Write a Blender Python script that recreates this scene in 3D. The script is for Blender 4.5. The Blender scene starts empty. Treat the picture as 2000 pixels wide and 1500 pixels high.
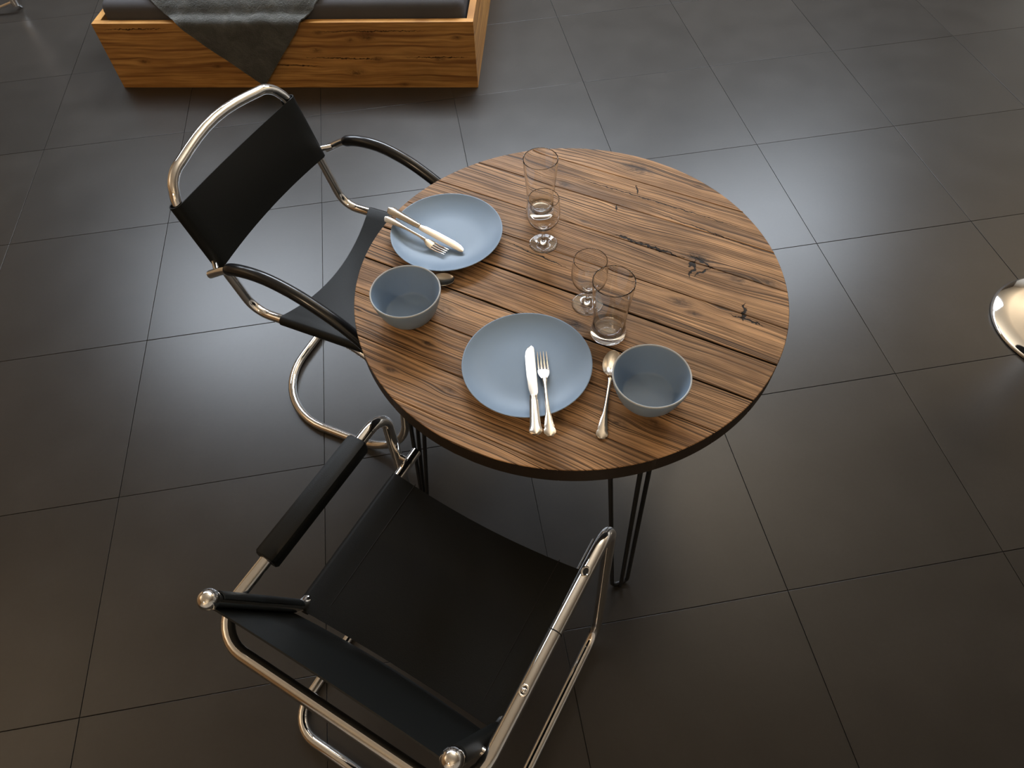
import bpy, bmesh, math, random
from mathutils import Vector, Matrix
random.seed(7)
R = math.radians
sc = bpy.context.scene
COL = sc.collection

# ------------------------------------------------------------------ camera
FPX = 1360.58
PITCH, YAW, ROLL = 0.9542827, 0.1184829, -0.0562988
CAM = Vector((0.4470701, -2.8945592, 1.8203448))
fw = Vector((math.sin(YAW)*math.cos(PITCH), math.cos(YAW)*math.cos(PITCH), -math.sin(PITCH)))
rt0 = Vector((math.cos(YAW), -math.sin(YAW), 0)); up0 = rt0.cross(fw)
rt = math.cos(ROLL)*rt0 + math.sin(ROLL)*up0
up = -math.sin(ROLL)*rt0 + math.cos(ROLL)*up0
cd = bpy.data.cameras.new('camera'); cam = bpy.data.objects.new('camera', cd); COL.objects.link(cam)
m3 = Matrix((rt, up, -fw)).transposed()
cam.matrix_world = Matrix.Translation(CAM) @ m3.to_4x4()
cd.sensor_fit = 'HORIZONTAL'; cd.sensor_width = 36; cd.lens = 36*FPX/2000
cd.clip_start = .02; cd.clip_end = 100
sc.camera = cam

def ray(u, v):
    return rt*((u-1000)/FPX) + up*((750-v)/FPX) + fw
def atz(u, v, z):
    d = ray(u, v); return CAM + d*((z-CAM.z)/d.z)
def atplane(u, v, p, n):
    d = ray(u, v); return CAM + d*((p-CAM).dot(n)/d.dot(n))

# ------------------------------------------------------------------ light
sc.view_settings.view_transform = 'Standard'; sc.view_settings.look = 'None'
sc.view_settings.exposure = 0.0; sc.view_settings.gamma = 1.0; sc.view_settings.use_curve_mapping = False
w = bpy.data.worlds.new('sky'); sc.world = w; w.use_nodes = True
w.node_tree.nodes['Background'].inputs[0].default_value = (.55, .72, 1, 1)
w.node_tree.nodes['Background'].inputs[1].default_value = 1.0
ROOM = dict(x0=-3.6, x1=6.0, y0=-4.8, y1=3.0, h=3.0)
def area(name, loc, rot, sx, sy, power, col):
    l = bpy.data.lights.new(name, 'AREA'); l.shape = 'RECTANGLE'; l.size = sx; l.size_y = sy
    l.energy = power; l.color = col
    o = bpy.data.objects.new(name, l); COL.objects.link(o); o.location = loc; o.rotation_euler = rot; return o
# roof windows left and right; the middle one is added as fill light: (x0, x1, y0, y1)
SKY = [(-2.15, -.55, 1.0, 2.5), (-.15, 2.15, 1.15, 2.5), (2.55, 4.35, 1.0, 2.5)]
for k, (a, b, c, d) in enumerate(SKY):
    area('roof_daylight_and_fill', ((a+b)/2, (c+d)/2, 3.10), (0, 0, 0), b-a, d-c, (118, 270, 132)[k], (.82, .90, 1.0))
# pendant lamps: (x, y, watts, bulb radius); unseen uplighters added for soft fill: (x, y, watts)
LAMPS = [(-0.9, -4.1, 60, .08)]
FILL_UPLIGHTS = [(-2.9, -1.6, 24), (5.4, 0.5, 26), (0.6, -4.5, 9)]
FILL_BOWL = (1.85, -0.25, 70)  # unseen hanging bowl, added to brighten ceiling and table
LAMP_COL = (1.0, .74, .48)

# ------------------------------------------------------------------ helpers
def setp(o, label=None, cat=None, group=None, kind=None):
    if label: o['label'] = label
    if cat: o['category'] = cat
    if group: o['group'] = group
    if kind: o['kind'] = kind
    return o
def empty(name, loc=(0, 0, 0), rz=0, **k):
    o = bpy.data.objects.new(name, None); COL.objects.link(o)
    o.location = loc; o.rotation_euler = (0, 0, rz); o.empty_display_size = .1
    return setp(o, **k)
def mesh_obj(name, verts, faces, mat, parent=None, smooth=True, angle=40, mats=None, fmat=None, **k):
    me = bpy.data.meshes.new(name); me.from_pydata([tuple(v) for v in verts], [], faces); me.update()
    bm = bmesh.new(); bm.from_mesh(me); bmesh.ops.recalc_face_normals(bm, faces=bm.faces); bm.to_mesh(me); bm.free()
    for m in (mats or [mat]): me.materials.append(m)
    if fmat:
        for i, f in enumerate(me.polygons): f.material_index = fmat[i]
    if smooth:
        me.shade_smooth(); me.set_sharp_from_angle(angle=R(angle))
    o = bpy.data.objects.new(name, me); COL.objects.link(o); o.parent = parent
    return setp(o, **k)
def fillet(P, rad, closed=False, n=9):
    """round the corners of a polyline; rad: one radius or one per point"""
    P = [Vector(p) for p in P]; N = len(P); out = []
    if not isinstance(rad, (list, tuple)): rad = [rad]*N
    for i in range(N):
        if (not closed and i in (0, N-1)) or rad[i] <= 0: out.append(P[i]); continue
        a, b, c = P[i-1], P[i], P[(i+1) % N]
        d1 = (a-b).normalized(); d2 = (c-b).normalized(); ang = d1.angle(d2)
        if ang > 3.1: out.append(b); continue
        t = rad[i]/math.tan(ang/2)
        cen = b + (d1+d2).normalized()*(rad[i]/math.sin(ang/2))
        s = b+d1*t-cen; e = b+d2*t-cen; tot = s.angle(e)
        for k in range(n+1):
            f = k/n
            v = (s*math.sin((1-f)*tot)+e*math.sin(f*tot))/math.sin(tot)
            out.append(cen+v)
    return out
def spline(P, n=8):
    P = [Vector(p) for p in P]; out = []
    for i in range(len(P)-1):
        a = P[max(i-1, 0)]; b = P[i]; c = P[i+1]; d = P[min(i+2, len(P)-1)]
        for k in range(n):
            t = k/n
            out.append(.5*((2*b)+(c-a)*t+(2*a-5*b+4*c-d)*t*t+(3*b-a-3*c+d)*t**3))
    out.append(P[-1]); return out
def tube_data(P, r, seg=14, closed=False, section=None):
    P = [Vector(p) for p in P]; N = len(P)
    T = []
    for i in range(N):
        if closed: t = P[(i+1) % N]-P[i-1]
        else: t = P[min(i+1, N-1)]-P[max(i-1, 0)]
        T.append(t.normalized())
    u = T[0].orthogonal().normalized() if section is None else (Vector((0, 0, 1))-T[0]*T[0].z).normalized()
    F = []
    for i in range(N):
        if i: 
            q = T[i-1].rotation_difference(T[i]); u = q @ u
        u = (u-T[i]*u.dot(T[i])).normalized(); F.append((u, T[i].cross(u)))
    if closed:  # spread the closing twist
        q = T[-1].rotation_difference(T[0]); ue = q @ F[-1][0]
        tw = math.atan2(ue.dot(F[0][1]), ue.dot(F[0][0]))
        for i in range(N):
            a = -tw*i/N; U, V = F[i]; F[i] = (U*math.cos(a)+V*math.sin(a), V*math.cos(a)-U*math.sin(a))
    if section is None: section = [(math.cos(2*math.pi*k/seg), math.sin(2*math.pi*k/seg)) for k in range(seg)]
    seg = len(section); V = []; Fc = []
    for i in range(N):
        rr = r[i] if isinstance(r, (list, tuple)) else r
        for a, b in section: V.append(P[i]+F[i][0]*a*rr+F[i][1]*b*rr)
    for i in range(N if closed else N-1):
        j = (i+1) % N
        for k in range(seg):
            l = (k+1) % seg; Fc.append((i*seg+k, i*seg+l, j*seg+l, j*seg+k))
    if not closed:
        Fc.append(tuple(range(seg))[::-1]); Fc.append(tuple((N-1)*seg+k for k in range(seg)))
    return V, Fc
def tube(name, P, r, mat, parent=None, seg=14, closed=False, section=None, **k):
    V, F = tube_data(P, r, seg, closed, section); return mesh_obj(name, V, F, mat, parent, **k)
def join_data(*ds):
    V = []; F = []
    for v, f in ds:
        o = len(V); V += list(v); F += [tuple(i+o for i in q) for q in f]
    return V, F
def lathe_data(prof, seg=56, cx=0, cy=0, cz=0):
    V = []; F = []; rings = []
    for r, z in prof:
        if r < 1e-6: rings.append([len(V)]); V.append(Vector((cx, cy, cz+z)))
        else:
            rings.append(list(range(len(V), len(V)+seg)))
            for k in range(seg):
                a = 2*math.pi*k/seg; V.append(Vector((cx+r*math.cos(a), cy+r*math.sin(a), cz+z)))
    for A, B in zip(rings, rings[1:]):
        if len(A) == 1 and len(B) == 1: continue
        for k in range(seg):
            l = (k+1) % seg
            if len(A) == 1: F.append((A[0], B[k], B[l]))
            elif len(B) == 1: F.append((A[k], A[l], B[0]))
            else: F.append((A[k], A[l], B[l], B[k]))
    return V, F
def lathe(name, prof, mat, parent=None, seg=56, at=(0, 0, 0), **k):
    V, F = lathe_data(prof, seg, *at); return mesh_obj(name, V, F, mat, parent, **k)
def box_data(x0, x1, y0, y1, z0, z1, bev=0):
    bm = bmesh.new(); bmesh.ops.create_cube(bm, size=1)
    for v in bm.verts:
        v.co = Vector(((x0+x1)/2+v.co.x*(x1-x0), (y0+y1)/2+v.co.y*(y1-y0), (z0+z1)/2+v.co.z*(z1-z0)))
    if bev: bmesh.ops.bevel(bm, geom=list(bm.edges), offset=bev, segments=2, affect='EDGES', profile=.6)
    bm.verts.index_update()
    V = [v.co.copy() for v in bm.verts]; F = [tuple(v.index for v in f.verts) for f in bm.faces]; bm.free(); return V, F
def box(name, b, mat, parent=None, bev=0, **k):
    V, F = box_data(*b, bev=bev); return mesh_obj(name, V, F, mat, parent, **k)
def grid_data(fn, nu, nv, thick=0, closed_u=False):
    """sheet fn(u,v)->Vector; thick>0 gives it two faces and a rim"""
    P = [[Vector(fn(i/(nu-1), j/(nv-1))) for j in range(nv)] for i in range(nu)]
    if not thick:
        return [p for r_ in P for p in r_], [(i*nv+j, (i+1)*nv+j, (i+1)*nv+j+1, i*nv+j+1) for i in range(nu-1) for j in range(nv-1)]
    Nn = [[None]*nv for _ in range(nu)]
    for i in range(nu):
        for j in range(nv):
            a = P[min(i+1, nu-1)][j]-P[max(i-1, 0)][j]; b = P[i][min(j+1, nv-1)]-P[i][max(j-1, 0)]
            c = a.cross(b); Nn[i][j] = c.normalized() if c.length > 1e-12 else Vector((0, 0, 1))
    V = [P[i][j] for i in range(nu) for j in range(nv)] + [P[i][j]-Nn[i][j]*thick for i in range(nu) for j in range(nv)]
    o = nu*nv; F = []
    for i in range(nu-1):
        for j in range(nv-1):
            q = (i*nv+j, (i+1)*nv+j, (i+1)*nv+j+1, i*nv+j+1); F.append(q); F.append(tuple(k+o for k in q[::-1]))
    rim = [i*nv for i in range(nu)] + [(nu-1)*nv+j for j in range(1, nv)] + [i*nv+nv-1 for i in range(nu-2, -1, -1)] + [j for j in range(nv-2, 0, -1)]
    for k in range(len(rim)):
        a, b = rim[k], rim[(k+1) % len(rim)]; F.append((a, b, b+o, a+o))
    return V, F
def sheet(name, fn, nu, nv, mat, parent=None, thick=0, **k):
    V, F = grid_data(fn, nu, nv, thick); return mesh_obj(name, V, F, mat, parent, **k)

# ------------------------------------------------------------------ materials
def newmat(name):
    m = bpy.data.materials.new(name); m.use_nodes = True; nt = m.node_tree
    return m, nt, nt.nodes['Principled BSDF']
class G:
    """small wrapper to write node graphs as expressions"""
    def __init__(s, nt): s.nt = nt
    def n(s, t, **k):
        q = s.nt.nodes.new(t)
        for a, b in k.items(): setattr(q, a, b)
        return q
    def put(s, sock, v):
        if isinstance(v, bpy.types.NodeSocket): s.nt.links.new(v, sock)
        else: sock.default_value = v
    def m(s, op, a, b=0.0, c=0.0):
        q = s.n('ShaderNodeMath', operation=op); s.put(q.inputs[0], a); s.put(q.inputs[1], b); s.put(q.inputs[2], c); return q.outputs[0]
    def comb(s, x, y, z):
        q = s.n('ShaderNodeCombineXYZ'); s.put(q.inputs[0], x); s.put(q.inputs[1], y); s.put(q.inputs[2], z); return q.outputs[0]
    def sep(s, v):
        q = s.n('ShaderNodeSeparateXYZ'); s.put(q.inputs[0], v); return q.outputs
    def noise(s, v, scale=1, detail=3, rough=.55, dist=0):
        q = s.n('ShaderNodeTexNoise'); s.put(q.inputs['Vector'], v); q.inputs['Scale'].default_value = scale
        q.inputs['Detail'].default_value = detail; q.inputs['Roughness'].default_value = rough; q.inputs['Distortion'].default_value = dist
        return q.outputs['Fac']
    def ramp(s, f, stops, interp='LINEAR'):
        q = s.n('ShaderNodeValToRGB'); q.color_ramp.interpolation = interp; e = q.color_ramp.elements
        while len(e) < len(stops): e.new(.5)
        for i, (p, c) in enumerate(stops):
            e[i].position = p; e[i].color = (c, c, c, 1) if isinstance(c, (int, float)) else (*c, 1)
        s.put(q.inputs[0], f); return q.outputs[0]
    def mix(s, f, a, b, mode='MIX'):
        q = s.n('ShaderNodeMix', data_type='RGBA', blend_type=mode)
        s.put(q.inputs[0], f)
        for sock, v in ((q.inputs[6], a), (q.inputs[7], b)):
            s.put(sock, (*v, 1) if isinstance(v, tuple) and len(v) == 3 else v)
        return q.outputs[2]
    def bump(s, h, strength=.3, dist=.002):
        q = s.n('ShaderNodeBump'); q.inputs['Strength'].default_value = strength; q.inputs['Distance'].default_value = dist
        s.put(q.inputs['Height'], h); return q.outputs[0]
    def obj(s): return s.n('ShaderNodeTexCoord').outputs['Object']
    def rnd(s): return s.n('ShaderNodeObjectInfo').outputs['Random']
def simple(name, col, rough=.5, metal=0, spec=.5, noise=0, nscale=30, bump=0, bscale=200, coat=0):
    m, nt, p = newmat(name); g = G(nt)
    p.inputs['Base Color'].default_value = (*col, 1); p.inputs['Roughness'].default_value = rough
    p.inputs['Metallic'].default_value = metal; p.inputs['Specular IOR Level'].default_value = spec
    p.inputs['Coat Weight'].default_value = coat
    if noise:
        f = g.noise(g.obj(), nscale, 4)
        c = g.mix(f, tuple(x*(1-noise) for x in col), tuple(min(1, x*(1+noise)) for x in col)); g.put(p.inputs['Base Color'], c)
    if bump:
        g.put(p.inputs['Normal'], g.bump(g.noise(g.obj(), bscale, 3), bump, .001))
    return m
M = {}
M['chrome'] = simple('chrome', (.90, .90, .90), .05, 1)
M['silver'] = simple('silverware', (.74, .68, .60), .20, 1, bump=.04, bscale=300)
M['leather'] = simple('black_leather', (.0055, .0064, .0062), .50, spec=.24, bump=.25, bscale=420)
M['seam'] = simple('stitched_seam', (.004, .004, .004), .7)
M['grip'] = simple('black_grip', (.010, .011, .013), .22, spec=.5)
M['black'] = simple('black_steel', (.011, .011, .011), .45, spec=.4)
M['dark'] = simple('dark_gap', (.004, .004, .004), .8)
M['plate'] = simple('blue_grey_stoneware', (.215, .305, .425), .40, spec=.34, noise=.03, nscale=14)
M['rim'] = simple('pale_glaze_rim', (.42, .45, .47), .4)
M['wall'] = simple('cream_wall', (.62, .57, .49), .8, noise=.03, nscale=3)
M['ceiling'] = simple('ceiling_paint', (.74, .66, .55), .85)
M['wall_dark'] = simple('brown_back_wall', (.10, .082, .066), .8)
M['wall_warm'] = simple('ochre_wall', (.34, .21, .10), .8, noise=.03, nscale=3)
M['grout'] = simple('dark_grout', (.018, .017, .016), .8, noise=.35, nscale=2)
M['sheet'] = simple('grey_bed_sheet', (.075, .074, .078), .95, spec=.1, noise=.15, nscale=8, bump=.25, bscale=60)
M['frame_white'] = simple('white_frame', (.75, .75, .74), .5)
M['seatpad'] = simple('black_seat_pad', (.02, .02, .02), .5)

def mat_tile():
    m, nt, p = newmat('anthracite_tile'); g = G(nt)
    geo = g.n('ShaderNodeNewGeometry').outputs['Position']
    r = g.rnd()
    off = g.comb(g.m('MULTIPLY', r, 31.0), g.m('MULTIPLY', r, 17.0), 0.0)
    va = g.n('ShaderNodeVectorMath', operation='ADD'); g.put(va.inputs[0], geo); g.put(va.inputs[1], off)
    v = va.outputs[0]
    a = g.noise(v, 5, 5, .6); b = g.noise(v, 90, 3, .6)
    f = g.m('ADD', g.m('MULTIPLY', a, .7), g.m('MULTIPLY', b, .3))
    c = g.ramp(f, [(.2, (.017, .0146, .0120)), (.55, (.0245, .0213, .0178)), (.85, (.033, .0290, .0245))])
    sh = g.m('ADD', g.m('MULTIPLY', r, .16), .92)
    c2 = g.mix(1.0, c, g.comb(sh, sh, sh), 'MULTIPLY')
    g.put(p.inputs['Base Color'], c2)
    g.put(p.inputs['Roughness'], g.m('ADD', g.m('MULTIPLY', a, .05), .29))
    p.inputs['Specular IOR Level'].default_value = .5
    g.put(p.inputs['Normal'], g.bump(b, .06, .001))
    return m
M['tile'] = mat_tile()

def mat_wood(name, knots, light, mid, dark, line_scale, rough, rndamp=5.0, axis=0, blotch=.5, bump=.5, cracks=()):
    """brushed softwood: grain runs along object x; knots are (x, y, size, darkness) in object space"""
    m, nt, p = newmat(name); g = G(nt)
    X, Y, Z = g.sep(g.obj())
    if axis == 1: Y = Z                      # boards standing on edge: rings across z
    r = g.rnd()
    wob = g.noise(g.comb(g.m('MULTIPLY', X, 2.6), g.m('MULTIPLY', Y, 7.0), g.m('MULTIPLY', r, 40.0)), 1, 2)
    y2 = g.m('ADD', Y, g.m('MULTIPLY', g.m('SUBTRACT', wob, .5), .035))
    kd = None
    for kx, ky, ks, kdark in knots:
        dx = g.m('DIVIDE', g.m('SUBTRACT', X, kx), ks*2.2); dy = g.m('DIVIDE', g.m('SUBTRACT', Y, ky), ks)
        d2 = g.m('ADD', g.m('MULTIPLY', dx, dx), g.m('MULTIPLY', dy, dy))
        e = g.m('POWER', 2.718, g.m('MULTIPLY', d2, -1.0))
        y2 = g.m('SUBTRACT', y2, g.m('MULTIPLY', g.m('MULTIPLY', g.m('SUBTRACT', Y, ky), e), .72))
        core = g.m('MULTIPLY', g.m('POWER', 2.718, g.m('MULTIPLY', d2, -3.0)), kdark)
        kd = core if kd is None else g.m('MAXIMUM', kd, core)
    ln = g.noise(g.comb(g.m('MULTIPLY', X, 1.4), g.m('MULTIPLY', y2, line_scale), g.m('MULTIPLY', r, 23.0)), 1, 2, .5)
    fine = g.noise(g.comb(g.m('MULTIPLY', X, 6.0), g.m('MULTIPLY', y2, line_scale*2.4), g.m('MULTIPLY', r, 57.0)), 1, 2, .6)
    bl = g.noise(g.comb(g.m('MULTIPLY', X, 5.0), g.m('MULTIPLY', y2, 26.0), g.m('MULTIPLY', r, 11.0)), 1, 3, .6)
    lines = g.ramp(ln, [(.36, 0.0), (.47, .62), (.58, 1.0)])
    base = g.ramp(bl, [(.30, mid), (.62, light)])
    c = g.mix(g.m('MULTIPLY', g.m('SUBTRACT', 1.0, lines), .92), base, dark)
    c = g.mix(g.m('MULTIPLY', g.ramp(fine, [(.35, 1.0), (.6, 0.0)]), .42), c, dark)
    dk = g.noise(g.comb(g.m('MULTIPLY', X, 3.5), g.m('MULTIPLY', Y, 13.0), g.m('MULTIPLY', r, 71.0)), 1, 3, .6)
    c = g.mix(g.m('MULTIPLY', g.ramp(dk, [(.46, 0.0), (.68, 1.0)]), blotch), c, tuple((a*.55+b*.45) for a, b in zip(dark, mid)))
    h = g.m('ADD', g.m('MULTIPLY', lines, .6), g.m('MULTIPLY', fine, .4))
    if kd is not None:
        kn = g.noise(g.comb(g.m('MULTIPLY', X, 70.0), g.m('MULTIPLY', Y, 110.0), r), 1, 4, .7)
        kk = g.m('MULTIPLY', kd, g.ramp(kn, [(.30, .25), (.6, 1.0)]))
        c = g.mix(kk, c, tuple(x*.35 for x in dark)); h = g.m('SUBTRACT', h, kk)
    for (ax, ay, bx, by, wd) in cracks:        # splits in the board
        L = math.hypot(bx-ax, by-ay); tx, ty = (bx-ax)/L, (by-ay)/L
        cx, cy = (ax+bx)/2, (ay+by)/2
        jit = g.m('MULTIPLY', g.m('SUBTRACT', g.noise(g.comb(g.m('MULTIPLY', X, 60.0), g.m('MULTIPLY', Y, 60.0), 1.0), 1, 3), .5), wd*7)
        qx = g.m('SUBTRACT', X, cx); qy = g.m('SUBTRACT', Y, cy)
        s_ = g.m('ADD', g.m('MULTIPLY', qx, tx), g.m('MULTIPLY', qy, ty))
        t_ = g.m('ADD', g.m('ADD', g.m('MULTIPLY', qx, -ty), g.m('MULTIPLY', qy, tx)), jit)
        s2 = g.m('DIVIDE', s_, L/2); env = g.m('MAXIMUM', g.m('SUBTRACT', 1.0, g.m('MULTIPLY', s2, s2)), 0.0)
        t2 = g.m('DIVIDE', g.m('ABSOLUTE', t_), wd)
        f = g.m('MAXIMUM', g.m('SUBTRACT', env, t2), 0.0); f = g.ramp(f, [(0.0, 0.0), (.35, 1.0)])
        c = g.mix(f, c, tuple(x*.2 for x in dark)); h = g.m('SUBTRACT', h, g.m('MULTIPLY', f, 1.5))
    g.put(p.inputs['Base Color'], c)
    p.inputs['Roughness'].default_value = rough; p.inputs['Specular IOR Level'].default_value = .22
    g.put(p.inputs['Normal'], g.bump(h, bump, .0015))
    return m

def mat_glass():
    m, nt, p = newmat('clear_glass')
    p.inputs['Base Color'].default_value = (1, 1, 1, 1); p.inputs['Roughness'].default_value = 0.0
    p.inputs['IOR'].default_value = 1.46; p.inputs['Transmission Weight'].default_value = 1.0
    return m
M['glass'] = mat_glass()

def mat_blanket():
    m, nt, p = newmat('grey_fleece'); g = G(nt); v = g.obj()
    a = g.noise(v, 14, 5, .65, .6); b = g.noise(v, 160, 3, .7)
    g.put(p.inputs['Base Color'], g.ramp(g.m('ADD', g.m('MULTIPLY', a, .75), g.m('MULTIPLY', b, .25)), [(.3, (.022, .023, .019)), (.5, (.050, .052, .046)), (.72, (.092, .094, .083))]))
    p.inputs['Roughness'].default_value = .95; p.inputs['Sheen Weight'].default_value = .3
    g.put(p.inputs['Normal'], g.bump(g.m('ADD', g.m('MULTIPLY', a, 1.5), b), .8, .006))
    return m
M['blanket'] = mat_blanket()

# ------------------------------------------------------------------ room
x0, x1, y0, y1, H = ROOM['x0'], ROOM['x1'], ROOM['y0'], ROOM['y1'], ROOM['h']
floor = box('floor', (x0, x1, y0, y1, -.10, -.0035), M['grout'], kind='structure')
T = .6
tv, tf = box_data(-T/2+.0010, T/2-.0010, -T/2+.0010, T/2-.0010, -.012, 0, bev=.0006)
tile0 = mesh_obj('tile', tv, tf, M['tile'], floor, smooth=False)
first = True
for i in range(round(x0/T), round(x1/T)):
    for j in range(round(y0/T), round(y1/T)):
        t = tile0 if first else tile0.copy()
        if not first: COL.objects.link(t); t.parent = floor
        first = False
        t.location = ((i+.5)*T, (j+.5)*T, random.uniform(-.0003, .0003))
box('wall_left', (x0-.12, x0, y0, y1, 0, H), M['wall_warm'], kind='structure')
box('wall_right', (x1, x1+.12, y0, y1, 0, H), M['wall'], kind='structure')
box('wall_back', (x0-.12, x1+.12, y1, y1+.12, 0, H), M['wall_dark'], kind='structure')
box('wall_front', (x0-.12, x1+.12, y0-.12, y0, 0, H), M['wall'], kind='structure')
(a1, b1, c1, d1), (a2, b2, c2, d2), (a3, b3, c3, d3) = SKY
cb = lambda *q: box_data(*q, H, H+.15)
cv = join_data(cb(x0-.12, x1+.12, y0-.12, c1), cb(x0-.12, x1+.12, d1, y1+.12), cb(a2, b2, c1, c2),
               cb(x0-.12, a1, c1, d1), cb(b1, a2, c1, d1), cb(b2, a3, c1, d1), cb(b3, x1+.12, c1, d1))
mesh_obj('ceiling', *cv, M['ceiling'], smooth=False, kind='structure')
for k, (a, b, c, d) in enumerate(SKY):  # frames of the outer roof windows and of the added middle fill opening
    f = .05; z0, z1 = H+.01, H+.06
    fr = join_data(box_data(a, b, c, c+f, z0, z1), box_data(a, b, d-f, d, z0, z1), box_data(a, a+f, c+f, d-f, z0, z1), box_data(b-f, b, c+f, d-f, z0, z1),
                   box_data((a+b)/2-.02, (a+b)/2+.02, c+f, d-f, z0, z1))
    mesh_obj('roof_frame_%d' % (k+1), *fr, M['frame_white'], smooth=False, kind='structure')
def ceiling_lamp(x, y, watts, rad, label):
    e = empty('ceiling_lamp', (x, y, H), label=label, cat='lamp', group='warm ceiling lamps')
    lathe('canopy', [(0, 0), (.06, 0), (.06, -.02), (.012, -.03), (0, -.03)], M['black'], e, 24)
    tube('cord', [(0, 0, -.02), (0, 0, -.36)], .004, M['black'], e, 8)
    lathe('shade', [(.014, -.34), (.05, -.36), (.10, -.47), (.097, -.47), (.047, -.363), (.014, -.345)], M['black'], e, 32)
    l = bpy.data.lights.new('bulb', 'POINT'); l.energy = watts; l.color = LAMP_COL; l.shadow_soft_size = rad
    o = bpy.data.objects.new('bulb', l); COL.objects.link(o); o.parent = e; o.location = (0, 0, -.47)
for k, (x, y, wt, rd) in enumerate(LAMPS):
    ceiling_lamp(x, y, wt, rd, 'black pendant ceiling lamp hanging behind the foreground armchair')
bx_, by_, bw_ = FILL_BOWL  # added fill: light thrown up from an unseen hanging bowl
e = empty('fill_bowl', (bx_, by_, H), 0, label='unseen hanging bowl added as fill light, shining up at the ceiling', cat='lamp')
for k in range(3):
    a = 2*math.pi*k/3; tube('cord', [(0, 0, 0), (.24*math.cos(a), .24*math.sin(a), -1.10)], .002, M['black'], e, 6)
lathe('shade', [(0, -1.24), (.12, -1.22), (.21, -1.17), (.25, -1.10), (.246, -1.098), (.205, -1.164), (.12, -1.21), (0, -1.23)], M['frame_white'], e, 40)
l = bpy.data.lights.new('bulb', 'AREA'); l.shape = 'DISK'; l.size = .3; l.energy = bw_; l.color = (1, .93, .82)
o = bpy.data.objects.new('bulb', l); COL.objects.link(o); o.parent = e; o.location = (0, 0, -1.155); o.rotation_euler = (math.pi, 0, 0)
def uplighter(x, y, watts, label):  # unseen fixture added to bounce fill light off the ceiling
    e = empty('fill_uplighter', (x, y, 0), 0, label=label, cat='lamp', group='added fill uplighters')
    lathe('base', [(0, 0), (.15, 0), (.15, .015), (.02, .025), (0, .025)], M['black'], e, 32)
    tube('pole', [(0, 0, .02), (0, 0, 1.84)], .012, M['black'], e, 12)
    lathe('shade', [(0, 1.83), (.03, 1.83), (.12, 1.87), (.19, 1.95), (.186, 1.955), (.115, 1.88), (.03, 1.845), (0, 1.845)], M['frame_white'], e, 40)
    l = bpy.data.lights.new('bulb', 'AREA'); l.shape = 'DISK'; l.size = .26; l.energy = watts; l.color = (1, .84, .64)
    o = bpy.data.objects.new('bulb', l); COL.objects.link(o); o.parent = e; o.location = (0, 0, 1.93); o.rotation_euler = (math.pi, 0, 0)
for (x, y, wt), lb in zip(FILL_UPLIGHTS, ('unseen uplighter added as fill light by the left wall', 'unseen uplighter added as fill light by the right wall', 'unseen uplighter added as fill light behind the foreground armchair')):
    uplighter(x, y, wt, lb)

# ------------------------------------------------------------------ round table
TZ = .745; TC = Vector((.697, -1.897, 0)); TR = .45; TTH = .040
GA = R(-36.8)
def tl(u, v):                                   # photo point on the table top -> table coordinates
    p = atz(u, v, TZ)-TC
    return (p.x*math.cos(GA)+p.y*math.sin(GA), -p.x*math.sin(GA)+p.y*math.cos(GA))
knots = [(*tl(1243, 330), .030, .9), (*tl(1101, 360), .016, .8), (*tl(1365, 505), .030, 1.0), (*tl(1445, 548), .022, .8), (*tl(1503, 552), .018, .8),
         (*tl(1330, 590), .020, .8), (*tl(1355, 612), .012, .9), (*tl(1125, 635), .019, 1.0), (*tl(868, 605), .016, .8), (*tl(1207, 826), .016, .8),
         (*tl(1275, 826), .018, .7), (*tl(835, 671), .012, .9), (*tl(762, 722), .011, .9), (*tl(876, 762), .015, .7), (*tl(1215, 403), .015, .5),
         (*tl(1365, 364), .009, .6), (*tl(1410, 600), .014, .4), (*tl(1275, 625), .008, .6), (*tl(1140, 433), .008, .5), (*tl(698, 605), .007, .8)]
def crk(a, b, c, d, wd): return (*tl(a, b), *tl(c, d), wd)
cracks = [crk(1358, 505, 1346, 545, .006), crk(1345, 495, 1400, 530, .003), crk(1352, 540, 1392, 522, .003), crk(1456, 590, 1450, 630, .004),
          crk(1243, 360, 1246, 382, .002), crk(1205, 398, 1202, 414, .002), crk(1090, 336, 1490, 458, .0018), crk(1240, 400, 1515, 500, .0014),
          crk(980, 468, 1120, 529, .0018), crk(1180, 452, 1350, 508, .004), crk(1420, 610, 1500, 640, .003)]
M['table_wood'] = mat_wood('brushed_pine_top', knots, (.62, .360, .175), (.29, .158, .073), (.034, .019, .010), 300, .50, blotch=.72, bump=.7, cracks=cracks)
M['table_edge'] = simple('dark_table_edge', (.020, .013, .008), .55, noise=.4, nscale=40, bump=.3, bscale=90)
table = empty('round_table', (TC.x, TC.y, 0), GA, label='round dark-stained pine plank table on black hairpin legs, laid for two', cat='table')
seams = [-.46, -.415, -.318, -.221, -.127, -.028, .068, .165, .265, .362, .46]
gaps = {-.028: .0042, -.127: .0036, -.221: .0016}
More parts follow.
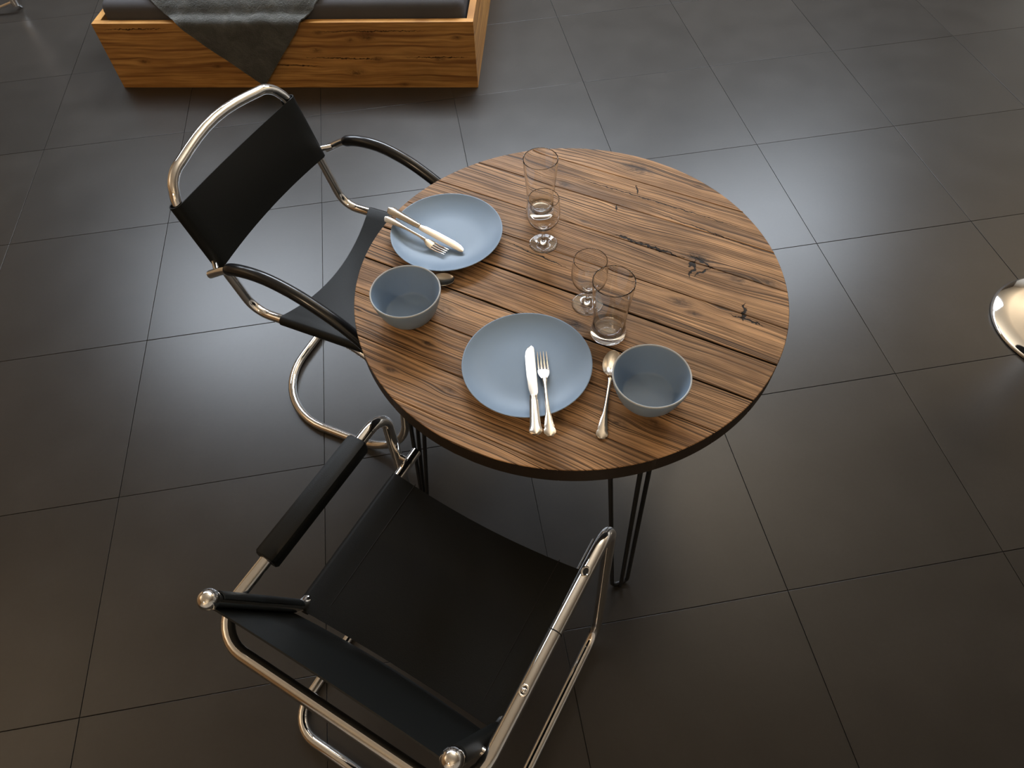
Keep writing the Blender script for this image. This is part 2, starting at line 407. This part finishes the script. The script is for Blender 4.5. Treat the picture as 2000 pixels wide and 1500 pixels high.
def plank(a, b, ga, gb):
    a2 = max(a+ga/2, -TR+.0005); b2 = min(b-gb/2, TR-.0005)
    def xe(y): return math.sqrt(max(TR*TR-y*y, 0))
    n = 22; ys = [a2+(b2-a2)*k/n for k in range(n+1)]
    loop = [(xe(y), y) for y in ys] + [(-xe(y), y) for y in ys[::-1]]
    # small drop of the worn top edge
    V = []; F = []; fm = []; N = len(loop); e = .0012
    cy = (a2+b2)/2
    def ins(x, y, d):
        q = math.hypot(x, y); s = (q-d)/q if q > TR-.002 else 1
        yy = y*s; yy = min(max(yy, a2+d), b2-d); return x*s, yy
    for x, y in loop: V.append((x, y, TZ-TTH))
    for x, y in loop: V.append((x, y, TZ-e))
    for x, y in loop: V.append((*ins(x, y, e), TZ))
    for k in range(N):
        l = (k+1) % N; F.append((k, l, N+l, N+k)); fm.append(1); F.append((N+k, N+l, 2*N+l, 2*N+k)); fm.append(0)
    # top as strips across
    for k in range(n):
        F.append((2*N+k, 2*N+k+1, 2*N+N-2-k, 2*N+N-1-k)); fm.append(0)
        F.append((k+1, k, N-1-k, N-2-k)); fm.append(1)
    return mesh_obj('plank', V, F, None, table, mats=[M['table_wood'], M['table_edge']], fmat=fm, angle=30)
for a, b in zip(seams, seams[1:]): plank(a, b, gaps.get(a, .0009), gaps.get(b, .0009))
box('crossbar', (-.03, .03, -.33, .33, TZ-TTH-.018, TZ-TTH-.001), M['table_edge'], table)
# hairpin legs: three steel rods meeting in one U at the foot
def hairpin(ang):
    e = bpy.data.objects.new('hairpin_leg', None)
    d = Vector((math.cos(ang), math.sin(ang), 0)); t = Vector((-d.y, d.x, 0))
    foot = d*.415; top = d*.343; zt = TZ-TTH-.004; r = .0052
    U = [top-t*.054+Vector((0, 0, zt)), foot-t*.017+Vector((0, 0, .006)), foot+t*.026+Vector((0, 0, .006)), top+t*.052+Vector((0, 0, zt))]
    A = tube_data(fillet(U, [0, .014, .014, 0]), r, 10)
    B = tube_data([top+d*.035+t*.006+Vector((0, 0, zt)), foot+d*.009+t*.003+Vector((0, 0, .009))], r, 10)
    ob = mesh_obj('leg', *join_data(A, B), M['black'], table)
    c = top+d*.012
    pv = [c-t*.075+d*.035, c+t*.075+d*.035, c+t*.05-d*.06, c-t*.05-d*.06]
    V = [p+Vector((0, 0, zt)) for p in pv]+[p+Vector((0, 0, zt+.0035)) for p in pv]
    mesh_obj('mounting_plate', V, [(3, 2, 1, 0), (4, 5, 6, 7)]+[(k, (k+1) % 4, 4+(k+1) % 4, 4+k) for k in range(4)], M['black'], ob, smooth=False)
for k in range(4): hairpin(R(-80+90*k)-GA)

# ------------------------------------------------------------------ chairs
def sling_section(hw, r, sag, inner_rear=False, ns=16):
    """cross section (lateral, normal) of a sling sewn round two tubes: sleeve, web, sleeve"""
    pts = []
    for k in range(13):
        a = R(215+(450-215)*k/12); pts.append((hw+r*math.cos(a), r*math.sin(a)))
    for k in range(1, ns):
        y = hw-2*hw*k/ns; pts.append((y, r-sag*(1-(y/hw)**2)))
    L = [(-y, z) for y, z in pts[:13]][::-1]
    return pts+L
def sling(name, path, hw, r, sag, nrm, mat, parent, nl=14, concave=0, thick=.0028, **k):
    """path(t)->centre line point between the tubes (forward/up), nrm(t)->normal"""
    S = sling_section(hw, r, sag)
    def fn(u, v):
        i = u*(len(S)-1); i = min(int(round(i)), len(S)-1); y, h = S[i]
        c = max(0, 1-(y/hw)**2); t = concave*c+(v)*(1-2*concave*c)
        p = path(t); n = nrm(t); return Vector((p[0], 0, p[1]))+Vector((n[0], 0, n[1]))*h+Vector((0, y, 0))
    return sheet(name, fn, len(S), nl, mat, parent, thick, **k)

# --- chair A : sling armchair seen from behind, one armrest without its pad
sA = Vector((math.sin(R(51)), -math.cos(R(51)), 0))
cA = empty('armchair', tuple(Vector((.3, -2.4, 0))+sA*.037), R(51), label='black leather sling armchair in the foreground with ball-tipped back posts and one bare chrome arm', cat='chair')
TR_A = .0125
aw, az, gw = .254, .640, .270
P = [(-.270, -aw, az), (.232, -aw, az), (.232, -gw, .0135), (-.325, -gw, .0135), (-.325, gw, .0135), (.232, gw, .0135), (.232, aw, az), (-.270, aw, az)]
tube('frame', fillet(P, [.075, .055, .06, .075, .075, .06, .055, .075], closed=True), TR_A, M['chrome'], cA, 18, closed=True)
hs, zs = .224, .458
UPT = Vector((-.236, 0, .762)); SRB = Vector((-.138, 0, zs-.006))
for s in (1, -1):
    st = tube('seat_rail', fillet([(.262, s*hs, zs), (SRB.x, s*hs, SRB.z), (UPT.x, s*hs, UPT.z)], [0, .05, 0]), .0115, M['chrome'], cA, 16)
    V, F = tube_data([(.2625, s*hs, zs), (.2632, s*hs, zs)], .0092, 14); mesh_obj('open_tube_end', V, F, M['dark'], st)
    d = (UPT-SRB).normalized(); prof = [(0, -.016), (.0125, -.014), (.0168, -.006), (.0172, .002), (.0150, .010), (.0100, .0155), (.0045, .0178), (0, .0183)]
    V, F = lathe_data(prof, 24); q = Vector((0, 0, 1)).rotation_difference(d)
    V = [q @ v + Vector((UPT.x, s*hs, UPT.z)) for v in V]; mesh_obj('ball_cap', V, F, M['chrome'], cA)
    tube('spacer', [(.232, s*(hs+.005), zs), (.232, s*(.259), zs)], .007, M['chrome'], cA, 12)
    tt = (.640-SRB.z)/(UPT.z-SRB.z); px = SRB.x+(UPT.x-SRB.x)*tt
    tube('spacer', [(px, s*(hs+.006), .640), (px, s*(aw-.004), .640)], .0075, M['chrome'], cA, 12)
sling('seat', lambda t: (-.146+t*.333, zs+(t-1)*.006), hs, .0150, .020, lambda t: (0, 1), M['leather'], cA, 12, concave=.02)
for s in (1, -1):
    y = s*(hs-.048); z = zs+.0150-.020*(1-(y/hs)**2)+.0004
    tube('seam', [(-.112+.30*k/8, y, z+(k/8-1)*.006) for k in range(9)], .0010, M['seam'], cA, 6)
dU = (UPT-SRB).normalized(); nU = Vector((-dU.z, 0, dU.x))
LU = (UPT-SRB).length
def pU(t):
    p = SRB+dU*(.030+t*(LU-.053)); return (p.x, p.z)
def sling_rear(name, mat, parent, sag):
    S = sling_section(hs, .0150, 0)
    def fn(u, v):
        i = min(int(round(u*(len(S)-1))), len(S)-1); y, h = S[i]
        p = pU(v); c = max(0, 1-(y/hs)**2)
        top = -.040*c*(1-v)
        return Vector((p[0], y, p[1]))+nU*(h+sag*c*(.75+.5*v))+dU*(top)
    return sheet(name, fn, len(S), 12, mat, parent, .0028)
sling_rear('backrest', M['leather'], cA, -.002)
# padded armrest on the left arm
sec = []
for k in range(24):
    a = 2*math.pi*k/24; c, s_ = math.cos(a), math.sin(a); f = 1/((abs(c)**5+abs(s_)**5)**.2)
    sec.append((c*f*.0195-.002, s_*f*.0225))
pad = [(-.126, .85), (-.122, 1), (0, 1), (.144, 1), (.150, .86)]
tube('armrest_pad', [(x, aw, az+.002) for x, _ in pad], [q for _, q in pad], M['leather'], cA, section=sec, label='black leather armrest pad')
# bare right arm: screw holes and the joint of the tube
for x, scr in ((.125, False), (-.094, True)):
    ring = tube('screw_hole', [(x+.0085*math.cos(a), -aw+.0062*math.sin(a), az+.0118) for a in [2*math.pi*k/20 for k in range(20)]], .0022, M['chrome'], cA, 8, closed=True)
    V, F = lathe_data([(0, .0131), (.0068, .0131), (.0068, .008), (0, .008)], 20, x, -aw, az); mesh_obj('hole', V, F, M['dark'], ring)
    if scr:
        V, F = lathe_data([(0, .0165), (.003, .0158), (.0048, .0135), (.005, .011), (0, .011)], 16, x, -aw, az); mesh_obj('screw', V, F, M['chrome'], ring)
tube('joint_ring', [(.010+.0003, -aw, az), (.0125, -aw, az)], .0128, M['dark'], cA, 18)

# --- chair B : curved-arm sling chair across the table
cB = empty('armchair', (.116, -1.41, 0), R(-33), label='black leather sling armchair near the bed with chrome back loop and curved black arms', cat='chair')
hb, zb = .226, .440
P = [(-.178, -hb, .822), (-.074, -hb, zb), (.355, -hb, zb), (.355, -.285, .0135), (-.166, -.287, .0135),
     (-.166, .287, .0135), (.355, .285, .0135), (.355, hb, zb), (-.074, hb, zb), (-.178, hb, .822)]
P = fillet(P, [.075, .060, .190, .190, .215, .215, .190, .190, .060, .075], closed=True, n=12)
P = [p+Vector((-.010, 0, .012))*max(0, 1-(p.y/.226)**2) if p.z > .8 else p for p in P]
# extra points on the straight top so that it bows
i0 = max(range(len(P)), key=lambda i: P[i].z if abs(P[i].y) < .2 else 0)
top_a = [p for p in P]
tops = [i for i in range(len(P)) if P[i].z > .80]
def bow(P):
    out = []
    for i in range(len(P)):
        a, b = P[i], P[(i+1) % len(P)]; out.append(a)
        if a.z > .8 and b.z > .8 and (a-b).length > .1:
            for k in range(1, 8):
                f = k/8; p = a.lerp(b, f); p += Vector((-.010, 0, .018))*math.sin(math.pi*f); out.append(p)
    return out
tube('frame', bow(P), .0125, M['chrome'], cB, 18, closed=True)
sling('seat', lambda t: (.012+t*.33, zb), hb, .0150, .042, lambda t: (0, 1), M['leather'], cB, 14, concave=.06)
bB = Vector((-.074, 0, zb)); tB = Vector((-.178, 0, .822)); dB = (tB-bB).normalized(); nB = Vector((-dB.z, 0, dB.x)) * -1
def back_b():
    S = sling_section(hb, .0150, 0); 
    def fn(u, v):
        i = min(int(round(u*(len(S)-1))), len(S)-1); y, h = S[i]
        zz = .598+v*(.772-.598); f = (zz-zb)/(.822-zb); p = bB.lerp(tB, f); c = max(0, 1-(y/hb)**2)
        return Vector((p.x, y, p.z))+nB*(h-.010*c-.006*c*(2*v-1)**2)-dB*.004*c*(1 if v > .5 else -1)*abs(2*v-1)
    return sheet('backrest', fn, len(S), 12, M['leather'], cB, .0028)
back_b()
for s in (1, -1):
    for yy in (.178,):
        pts = []
        for k in range(7):
            zz = .606+k/6*(.764-.606); f = (zz-zb)/(.822-zb); p = bB.lerp(tB, f); c = 1-(yy/hb)**2
            pts.append(Vector((p.x, s*yy, p.z))+nB*(.0152-.010*c))
        tube('seam', pts, .0010, M['seam'], cB, 6)
    la = .267
    AP = spline([(-.116, s*la, .600), (-.048, s*la, .641), (.005, s*la, .655), (.070, s*la, .654), (.140, s*la, .634), (.200, s*la, .604), (.262, s*la, .562), (.318, s*la, .506), (.352, s*(la-.004), .440), (.366, s*(la-.008), .36), (.362, s*(la-.009), .31)], 6)
    arm = tube('arm', AP, .0105, M['chrome'], cB, 14)
    n = len(AP)
    gp = AP[6:int(n*.80)]
    tube('arm_grip', gp, [.0120]+[.0152]*(len(gp)-2)+[.0125], M['grip'], arm, 18)
    f = (.618-zb)/(.822-zb); p = bB.lerp(tB, f)
    tube('arm_bracket', [(p.x, s*(hb+.008), p.z), (-.092, s*(la-.004), .616)], .0075, M['chrome'], cB, 12)

# ------------------------------------------------------------------ tableware
def plate(u, cx, cy, label):
    e = [(0, .0065), (.055, .0065), (.072, .0072), (.088, .0098), (.103, .0142), (.115, .0192), (.1212, .0228), (.1228, .0235), (.1238, .0228),
         (.1225, .0205), (.112, .0150), (.098, .0090), (.080, .0035), (.072, .0008), (.062, 0), (.055, .0010), (0, .0018)]
    return lathe('dinner_plate', e, M['plate'], None, 88, (cx, cy, TZ), angle=60, label=label, cat='plate', group='blue-grey plates on the table')
PL1 = (.461, -1.718); PL2 = (.571, -2.110)
plate(1, *PL1, 'blue-grey plate nearer the bed, with knife and fork laid diagonally over its left rim')
plate(2, *PL2, 'blue-grey plate nearest the foreground chair, with knife and fork side by side on it')
def bowl(cx, cy, label):
    h = .068
    prof = [(0, .0075), (.030, .0075), (.0440, .0076), (.0466, .0084), (.0486, .0104), (.0500, .0135), (.0545, .0230), (.0600, .040), (.0655, .058), (.0676, h-.0012), (.0688, h), (.0702, h-.0008),
            (.0706, h-.003), (.0690, .056), (.0640, .038), (.0575, .020), (.0510, .009), (.0440, .0030), (.0390, .0010), (.0370, 0), (.0340, 0), (.0325, .0020), (0, .0025)]
    e = lathe('cereal_bowl', prof, M['plate'], None, 72, (cx, cy, TZ), angle=55, label=label, cat='bowl', group='blue-grey bowls on the table')
    tube('rim', [(cx+.0690*math.cos(a), cy+.0690*math.sin(a), TZ+h-.0012) for a in [2*math.pi*k/72 for k in range(72)]], .0017, M['rim'], e, 8, closed=True)
    return e
bowl(.361, -1.924, 'blue-grey bowl at the left table edge with a spoon tip peeking out behind')
bowl(.779, -2.213, 'blue-grey bowl beside the full-length spoon, right of the near plate')

def tumbler(cx, cy, label, k=1.0):
    H_ = .146
    out = [(.0335, .0), (.0352, .0015), (.0354, .006), (.0338, .014), (.0322, .026), (.0318, .040), (.0330, .060), (.0352, .085), (.0376, .110), (.0392, .130), (.0397, H_-.003), (.03975, H_-.0016), (.03965, H_-.0007), (.0393, H_-.0001)]
    inn = [(.0388, H_), (.03835, H_-.0003), (.03805, H_-.0010), (.0380, H_-.0018), (.0379, H_-.0032), (.0375, .130), (.0359, .110), (.0335, .085), (.0312, .060), (.0300, .040), (.0301, .026), (.0297, .017), (.0270, .0130), (.015, .0115), (0, .0110)]
    prof = [(0, .0012), (.030, .0008)]+out+inn
    prof = [(r*k, z) for r, z in prof]
    return lathe('tumbler', prof, M['glass'], None, 64, (cx, cy, TZ+.0003), angle=60, label=label, cat='glass', group='tall glass tumblers')
tumbler(.680, -1.675, 'tall clear tumbler at the far side, half behind a wine glass', .95)
tumbler(.745, -2.049, 'tall clear tumbler in front of a wine glass, next to the near bowl')
def wineglass(cx, cy, label):
    out = [(.0304, .0), (.0310, .0003), (.0312, .0008), (.0310, .0013), (.0304, .0016), (.0285, .0018), (.020, .0024), (.012, .0036), (.0075, .0058), (.0052, .0100), (.0040, .018), (.0038, .034), (.0046, .042), (.0085, .0470), (.0170, .0515), (.0260, .0590), (.0325, .0700),
           (.0352, .0820), (.0352, .0940), (.0340, .1080), (.0326, .1226), (.0324, .1240), (.03225, .1248), (.0321, .1252)]
    inn = [(.0317, .1254), (.0314, .1252), (.03125, .1246), (.0313, .1238), (.0315, .1224), (.0329, .1080), (.0340, .0940), (.0340, .0820), (.0312, .0706), (.0246, .0602), (.0155, .0532), (.007, .0502), (0, .0496)]
    return lathe('wine_glass', [(0, .0004), (.024, .0003)]+out+inn, M['glass'], None, 64, (cx, cy, TZ+.0003), angle=70, label=label, cat='glass', group='small stemmed wine glasses')
wineglass(.667, -1.777, 'small stemmed wine glass in front of the far tumbler')
wineglass(.721, -1.969, 'small stemmed wine glass in the table middle, half behind a tumbler')

# cutlery: outlines along s (metres from the handle end), half width, height profile
def blade_data(prof, zf, th, nseg=5, s0=0):
    """prof: (s, left, right) outline; zf(s): height of the underside; th(s, f): thickness over half width fraction"""
    V = []; F = []; m = nseg*2
    for s, a, b in prof:
        for k in range(nseg):
            f = k/(nseg-1); y = -a+(a+b)*f; V.append((s, y, zf(s)+th*(.35+.65*(1-(2*f-1)**2))))
        for k in range(nseg):
            f = 1-k/(nseg-1); y = -a+(a+b)*f; V.append((s, y, zf(s)))
    N = len(prof)
    for i in range(N-1):
        for k in range(m):
            l = (k+1) % m; F.append((i*m+k, i*m+l, (i+1)*m+l, (i+1)*m+k))
    F.append(tuple(range(m))[::-1]); F.append(tuple((N-1)*m+k for k in range(m)))
    return V, F
def sym(L): return [(s, w, w) for s, w in L]
HANDLE = [(0, .003), (.0018, .0066), (.0045, .0076), (.0062, .0100), (.011, .0108), (.0155, .0100), (.0185, .0082), (.0225, .0092), (.027, .0078), (.040, .0064)]
def cutlery(kind, p_end, p_tip, label, group, tilt=0, arch=0.004):
    """p_end: world point of the handle end, p_tip: world point of the tip"""
    d = Vector(p_tip)-Vector(p_end); L = d.length
    xa = d.normalized(); ya = Vector((0, 0, 1)).cross(xa).normalized(); za = xa.cross(ya)
    e = bpy.data.objects.new(kind, None); COL.objects.link(e); e.empty_display_size = .03
    e.matrix_world = Matrix.Translation(p_end) @ Matrix((xa, ya, za)).transposed().to_4x4()
    setp(e, label=label, cat=kind.split('_')[-1], group=group)
    k = L
    if kind == 'table_knife':
        hb_ = .40*k
        pr = sym([(0, .004), (.0015, .0075), (.004, .0086), (.0055, .0108), (.009, .0118), (.014, .0113), (.020, .0098), (.03, .0094), (hb_*.6, .0084), (hb_*.9, .0078), (hb_*.97, .0064), (hb_, .0070), (hb_+.003, .0070)])
        mesh_obj('handle', *blade_data(pr, lambda s: 0, .0062, 7), M['silver'], e)
        for q in (hb_*.93, hb_*.985):
            mesh_obj('collar', *blade_data(sym([(q, .0072), (q+.0016, .0072)]), lambda s: -.0003, .0070, 7), M['silver'], e)
        b0 = hb_+.003; LL = k-b0
        pr = [(b0, .0055, .0045), (b0+.05*LL, .0085, .0055), (b0+.13*LL, .0090, .0078), (b0+.4*LL, .0086, .0100), (b0+.7*LL, .0080, .0106), (b0+.80*LL, .0078, .0102), (b0+.88*LL, .0077, .0088), (b0+.94*LL, .0074, .0064), (b0+.975*LL, .0066, .0036), (b0+.993*LL, .0050, .0008), (k, .0030, -.0015)]
        mesh_obj('blade', *blade_data(pr, lambda s: .0012, .0018, 5), M['silver'], e)
    else:
        neck = (.66 if kind == 'dinner_fork' else .70)*k
        pr = sym(HANDLE+[(.055, .0042), (.40*k, .0033), (neck-.022, .0030), (neck-.012, .0034), (neck-.006, .0048), (neck-.002, .0040), (neck, .0048)])
        zf = lambda s: arch*math.sin(math.pi*min(1, max(0, s/k)))
        mesh_obj('handle', *blade_data(pr, zf, .0032, 7), M['silver'], e)
        hl = k-neck
        if kind == 'dinner_fork':
            zc = lambda s: zf(s)-.0015+.007*max(0, (s-neck)/hl-.35)**1.5-.003*math.sin(math.pi*min(1, (s-neck)/hl))
            pr = sym([(neck-.002, .0036), (neck+.05*hl, .0060), (neck+.13*hl, .0092), (neck+.24*hl, .0108), (neck+.36*hl, .0112)])
            D = [blade_data(pr, zc, .0022, 7)]
            for j in range(4):
                y = (j-1.5)*.0061
                V, F = blade_data([(neck+.355*hl, .0021, .0021), (neck+.6*hl, .0017, .0017), (neck+.9*hl, .0013, .0013), (k, .0005, .0005)], zc, .0020, 4)
                D.append(([(a, b+y*(1-.10*max(0, (a-neck)/hl-.4)), c) for a, b, c in V], F))
            mesh_obj('fork_head', *join_data(*D), M['silver'], e)
        else:
            def sp(u, v):
                # spoon bowl: u along, v across
                s = .5-.5*math.cos(math.pi*u); q_ = 2*(.03+.97*s)**.88-1; ww = .0180*math.sqrt(max(.004, 1-q_*q_))
                y = (2*v-1)*ww
                dep = .0075*math.sin(math.pi*min(1, s*1.02))**.6*(1-(2*v-1)**2)
                return (neck-.003+s*(hl+.003), y, zf(neck+s*hl)+.0055-dep+.001)
            sheet('spoon_bowl', sp, 22, 13, M['silver'], e, .0010)
    return e
CG = 'silver cutlery laid on the table'
cutlery('table_knife', atz(759, 409, TZ+.040), atz(906, 491, TZ+.0105), 'silver knife lying diagonally across the far plate', CG)
cutlery('dinner_fork', atz(752, 425, TZ+.034), atz(872, 494, TZ+.0105), 'silver fork lying diagonally across the far plate', CG)
cutlery('table_knife', atz(1047, 851, TZ+.034), atz(1035, 677, TZ+.0085), 'silver knife on the near plate, left of the fork', CG)
cutlery('dinner_fork', atz(1075, 853, TZ+.031), atz(1058, 689, TZ+.0085), 'silver fork on the near plate, right of the knife', CG)
cutlery('soup_spoon', atz(1174, 858, TZ+.0012), atz(1199, 688, TZ+.0012), 'silver spoon lying full length beside the near bowl', CG)
tipS = atz(888, 549, TZ+.0012); dS = Vector((1, -.10, 0)).normalized()
cutlery('soup_spoon', tipS-dS*.140, tipS, 'silver spoon mostly hidden behind the left bowl, only its tip showing', CG)

# ------------------------------------------------------------------ bed
BL = Vector((-.9227, .424, 0)); BR = Vector((.720, .0616, 0)); bu = (BR-BL).normalized(); bw = (BR-BL).length
bed_ang = math.atan2(bu.y, bu.x)
bn = Vector((-bu.y, bu.x, 0))
def bl_(u, v):                                   # photo point on the bed front -> bed coordinates
    p = atplane(u, v, BL, bn)-BL; return (p.dot(bu), p.z)
bk = [(*bl_(716, 72), 0.027, .9), (*bl_(683, 78), 0.019, .7), (*bl_(891, 73), 0.015, .9), (*bl_(617, 98), 0.019, .8), (*bl_(738, 115), 0.017, .9), (*bl_(859, 115), 0.019, .9), (*bl_(696, 142), 0.030, .9),
      (*bl_(282, 120), 0.019, .9), (*bl_(622, 64), 0.015, .8), (*bl_(424, 130), 0.015, .9), (*bl_(790, 165), 0.015, .7)]
bc = [(*bl_(585, 112), *bl_(760, 116), .0026), (*bl_(600, 62), *bl_(860, 60), .0022), (*bl_(780, 112), *bl_(925, 112), .0024), (*bl_(190, 58), *bl_(330, 56), .0026), (*bl_(500, 125), *bl_(640, 130), .0022)]
M['bed_wood'] = mat_wood('oiled_spruce', bk, (.56, .300, .090), (.44, .215, .058), (.20, .085, .024), 60, .42, axis=1, blotch=.35, bump=.2, cracks=bc)
M['bed_wood_plain'] = mat_wood('oiled_spruce_side', [], (.56, .300, .090), (.44, .215, .058), (.22, .095, .026), 60, .42, axis=1, blotch=.3, bump=.2)
BH, BT, BLEN = .302, .030, 2.05
bed = empty('bed_frame', tuple(BL), bed_ang, label='low box bed frame of knotty orange-brown spruce boards', cat='bed')
box('footboard', (0, bw, 0, BT, 0, BH), M['bed_wood'], bed, bev=.0015, smooth=False)
box('headboard', (0, bw, BLEN-BT, BLEN, 0, BH), M['bed_wood_plain'], bed, bev=.0015, smooth=False)
for xx in (0, bw-BT):
    V, F = box_data(-BLEN/2+BT+.0004, BLEN/2-BT-.0004, -BT/2, BT/2, 0, BH, bev=.0015)
    sb = mesh_obj('side_board', V, F, M['bed_wood_plain'], bed, smooth=False)
    sb.location = (xx+BT/2, BLEN/2, 0); sb.rotation_euler = (0, 0, R(90))
box('slat_base', (BT, bw-BT, BT, BLEN-BT, .10, .125), M['bed_wood_plain'], bed)
# mattress: pillow-edged block
MT = .375
def mattress_fn():
    x0_, x1_, y0_, y1_, z0_, z1_ = BT+.012, bw-BT-.012, BT+.006, BLEN-BT-.012, .126, MT
    bm = bmesh.new(); bmesh.ops.create_cube(bm, size=1)
    for v in bm.verts: v.co = Vector((x0_+(v.co.x+.5)*(x1_-x0_), y0_+(v.co.y+.5)*(y1_-y0_), z0_+(v.co.z+.5)*(z1_-z0_)))
    bmesh.ops.bevel(bm, geom=list(bm.edges), offset=.045, segments=5, affect='EDGES', profile=.5)
    bm.verts.index_update()
    return [v.co.copy() for v in bm.verts], [tuple(v.index for v in f.verts) for f in bm.faces]
mt = mesh_obj('mattress', *mattress_fn(), M['sheet'], None, angle=60, label='mattress with fitted grey sheet lying inside the bed frame', cat='mattress')
mt.matrix_world = Matrix.Translation(BL) @ Matrix.Rotation(bed_ang, 4, 'Z')
# blanket: one corner hangs over the footboard
tip = bl_(520, 163)
eL = bl_(346, 44); eR = bl_(590, 40)
def fold(x, s):
    """unfolded sheet coordinates (x along the board, s height measured over the edge) -> bed coordinates"""
    r_ = .03; zt = MT+.012; yf = -.014
    if s < BH-.01: return Vector((x, yf, s))
    q = s-(BH-.01)
    # climbs over the board edge on to the mattress top
    path = [(yf, BH-.01), (yf+.006, BH+.008), (.03, BH+.022), (.045, BH+.05), (.075, zt-.006), (.12, zt), (1.2, zt)]
    for (ya, za), (yb, zb_) in zip(path, path[1:]):
        l = math.hypot(yb-ya, zb_-za)
        if q <= l: f = q/l; return Vector((x, ya+(yb-ya)*f, za+(zb_-za)*f))
        q -= l
    return Vector((x, 1.2, zt))
def blanket():
    t = Vector((tip[0], tip[1])); a = (Vector(eL)-t).normalized(); b = (Vector(eR)-t).normalized()
    import mathutils.noise as mn
    n1, n2 = 70, 60
    def fn(u, v):
        q = t+a*(u*1.15)+b*(v*.85)
        p = fold(q.x, q.y)
        h = mn.noise(Vector((q.x*7, q.y*7, 3)))*.012+mn.noise(Vector((q.x*17, q.y*17, 8)))*.008+mn.noise(Vector((q.x*38, q.y*38, 5)))*.004
        if q.y < BH-.01: p.y -= abs(h)*.7+.003
        else: p.z += abs(h)+.002; p.y -= .004
        if u < .02 and v < .02: pass
        return p
    o = sheet('fleece_blanket', fn, n1, n2, M['blanket'], None, .006, angle=80, label='crumpled grey-green fleece blanket with a corner hanging over the footboard', cat='blanket')
    o.matrix_world = Matrix.Translation(BL) @ Matrix.Rotation(bed_ang, 4, 'Z')
blanket()

# ------------------------------------------------------------------ things at the picture's edges
st = empty('bar_stool', (2.420, -1.728, 0), 0, label='bar stool whose round polished chrome base stands at the right picture edge', cat='stool')
lathe('base', [(0, .0), (.205, .0), (.2190, .0008), (.2225, .004), (.2215, .0085), (.2150, .0120), (.17, .0165), (.10, .021), (.050, .028), (.034, .050), (.030, .075), (.0, .075)], M['chrome'], st, 96, angle=60, label='round chrome base')
lathe('column', [(0, .07), (.027, .07), (.027, .36), (.019, .365), (.019, .62), (0, .62)], M['chrome'], st, 28)
lathe('seat', [(0, .615), (.15, .615), (.175, .635), (.178, .665), (.160, .682), (0, .685)], M['seatpad'], st, 48)
# chrome legs of a stand, top left corner
pk = atz(27, 3, .055)
sd = empty('floor_stand', (pk.x, pk.y, 0), 0, label='chrome three-legged floor stand at the top left picture corner', cat='stand')
hub = Vector((0, 0, .055))
for u, v in ((2, 24), (41, 12), (30, -60)):
    e = atz(u, v, .010)-Vector((pk.x, pk.y, 0)); e.z = .010
    dd = (e-hub); e = hub+dd*(.20/dd.length) if (u, v) == (2, 24) else e
    e.z = .010
    tube('leg', [hub, e], .009, M['chrome'], sd, 12)
tube('column', [(0, 0, .05), (0, 0, 1.15)], .011, M['chrome'], sd, 14)
lathe('hub', [(0, .035), (.018, .035), (.020, .055), (.016, .075), (0, .08)], M['chrome'], sd, 20)
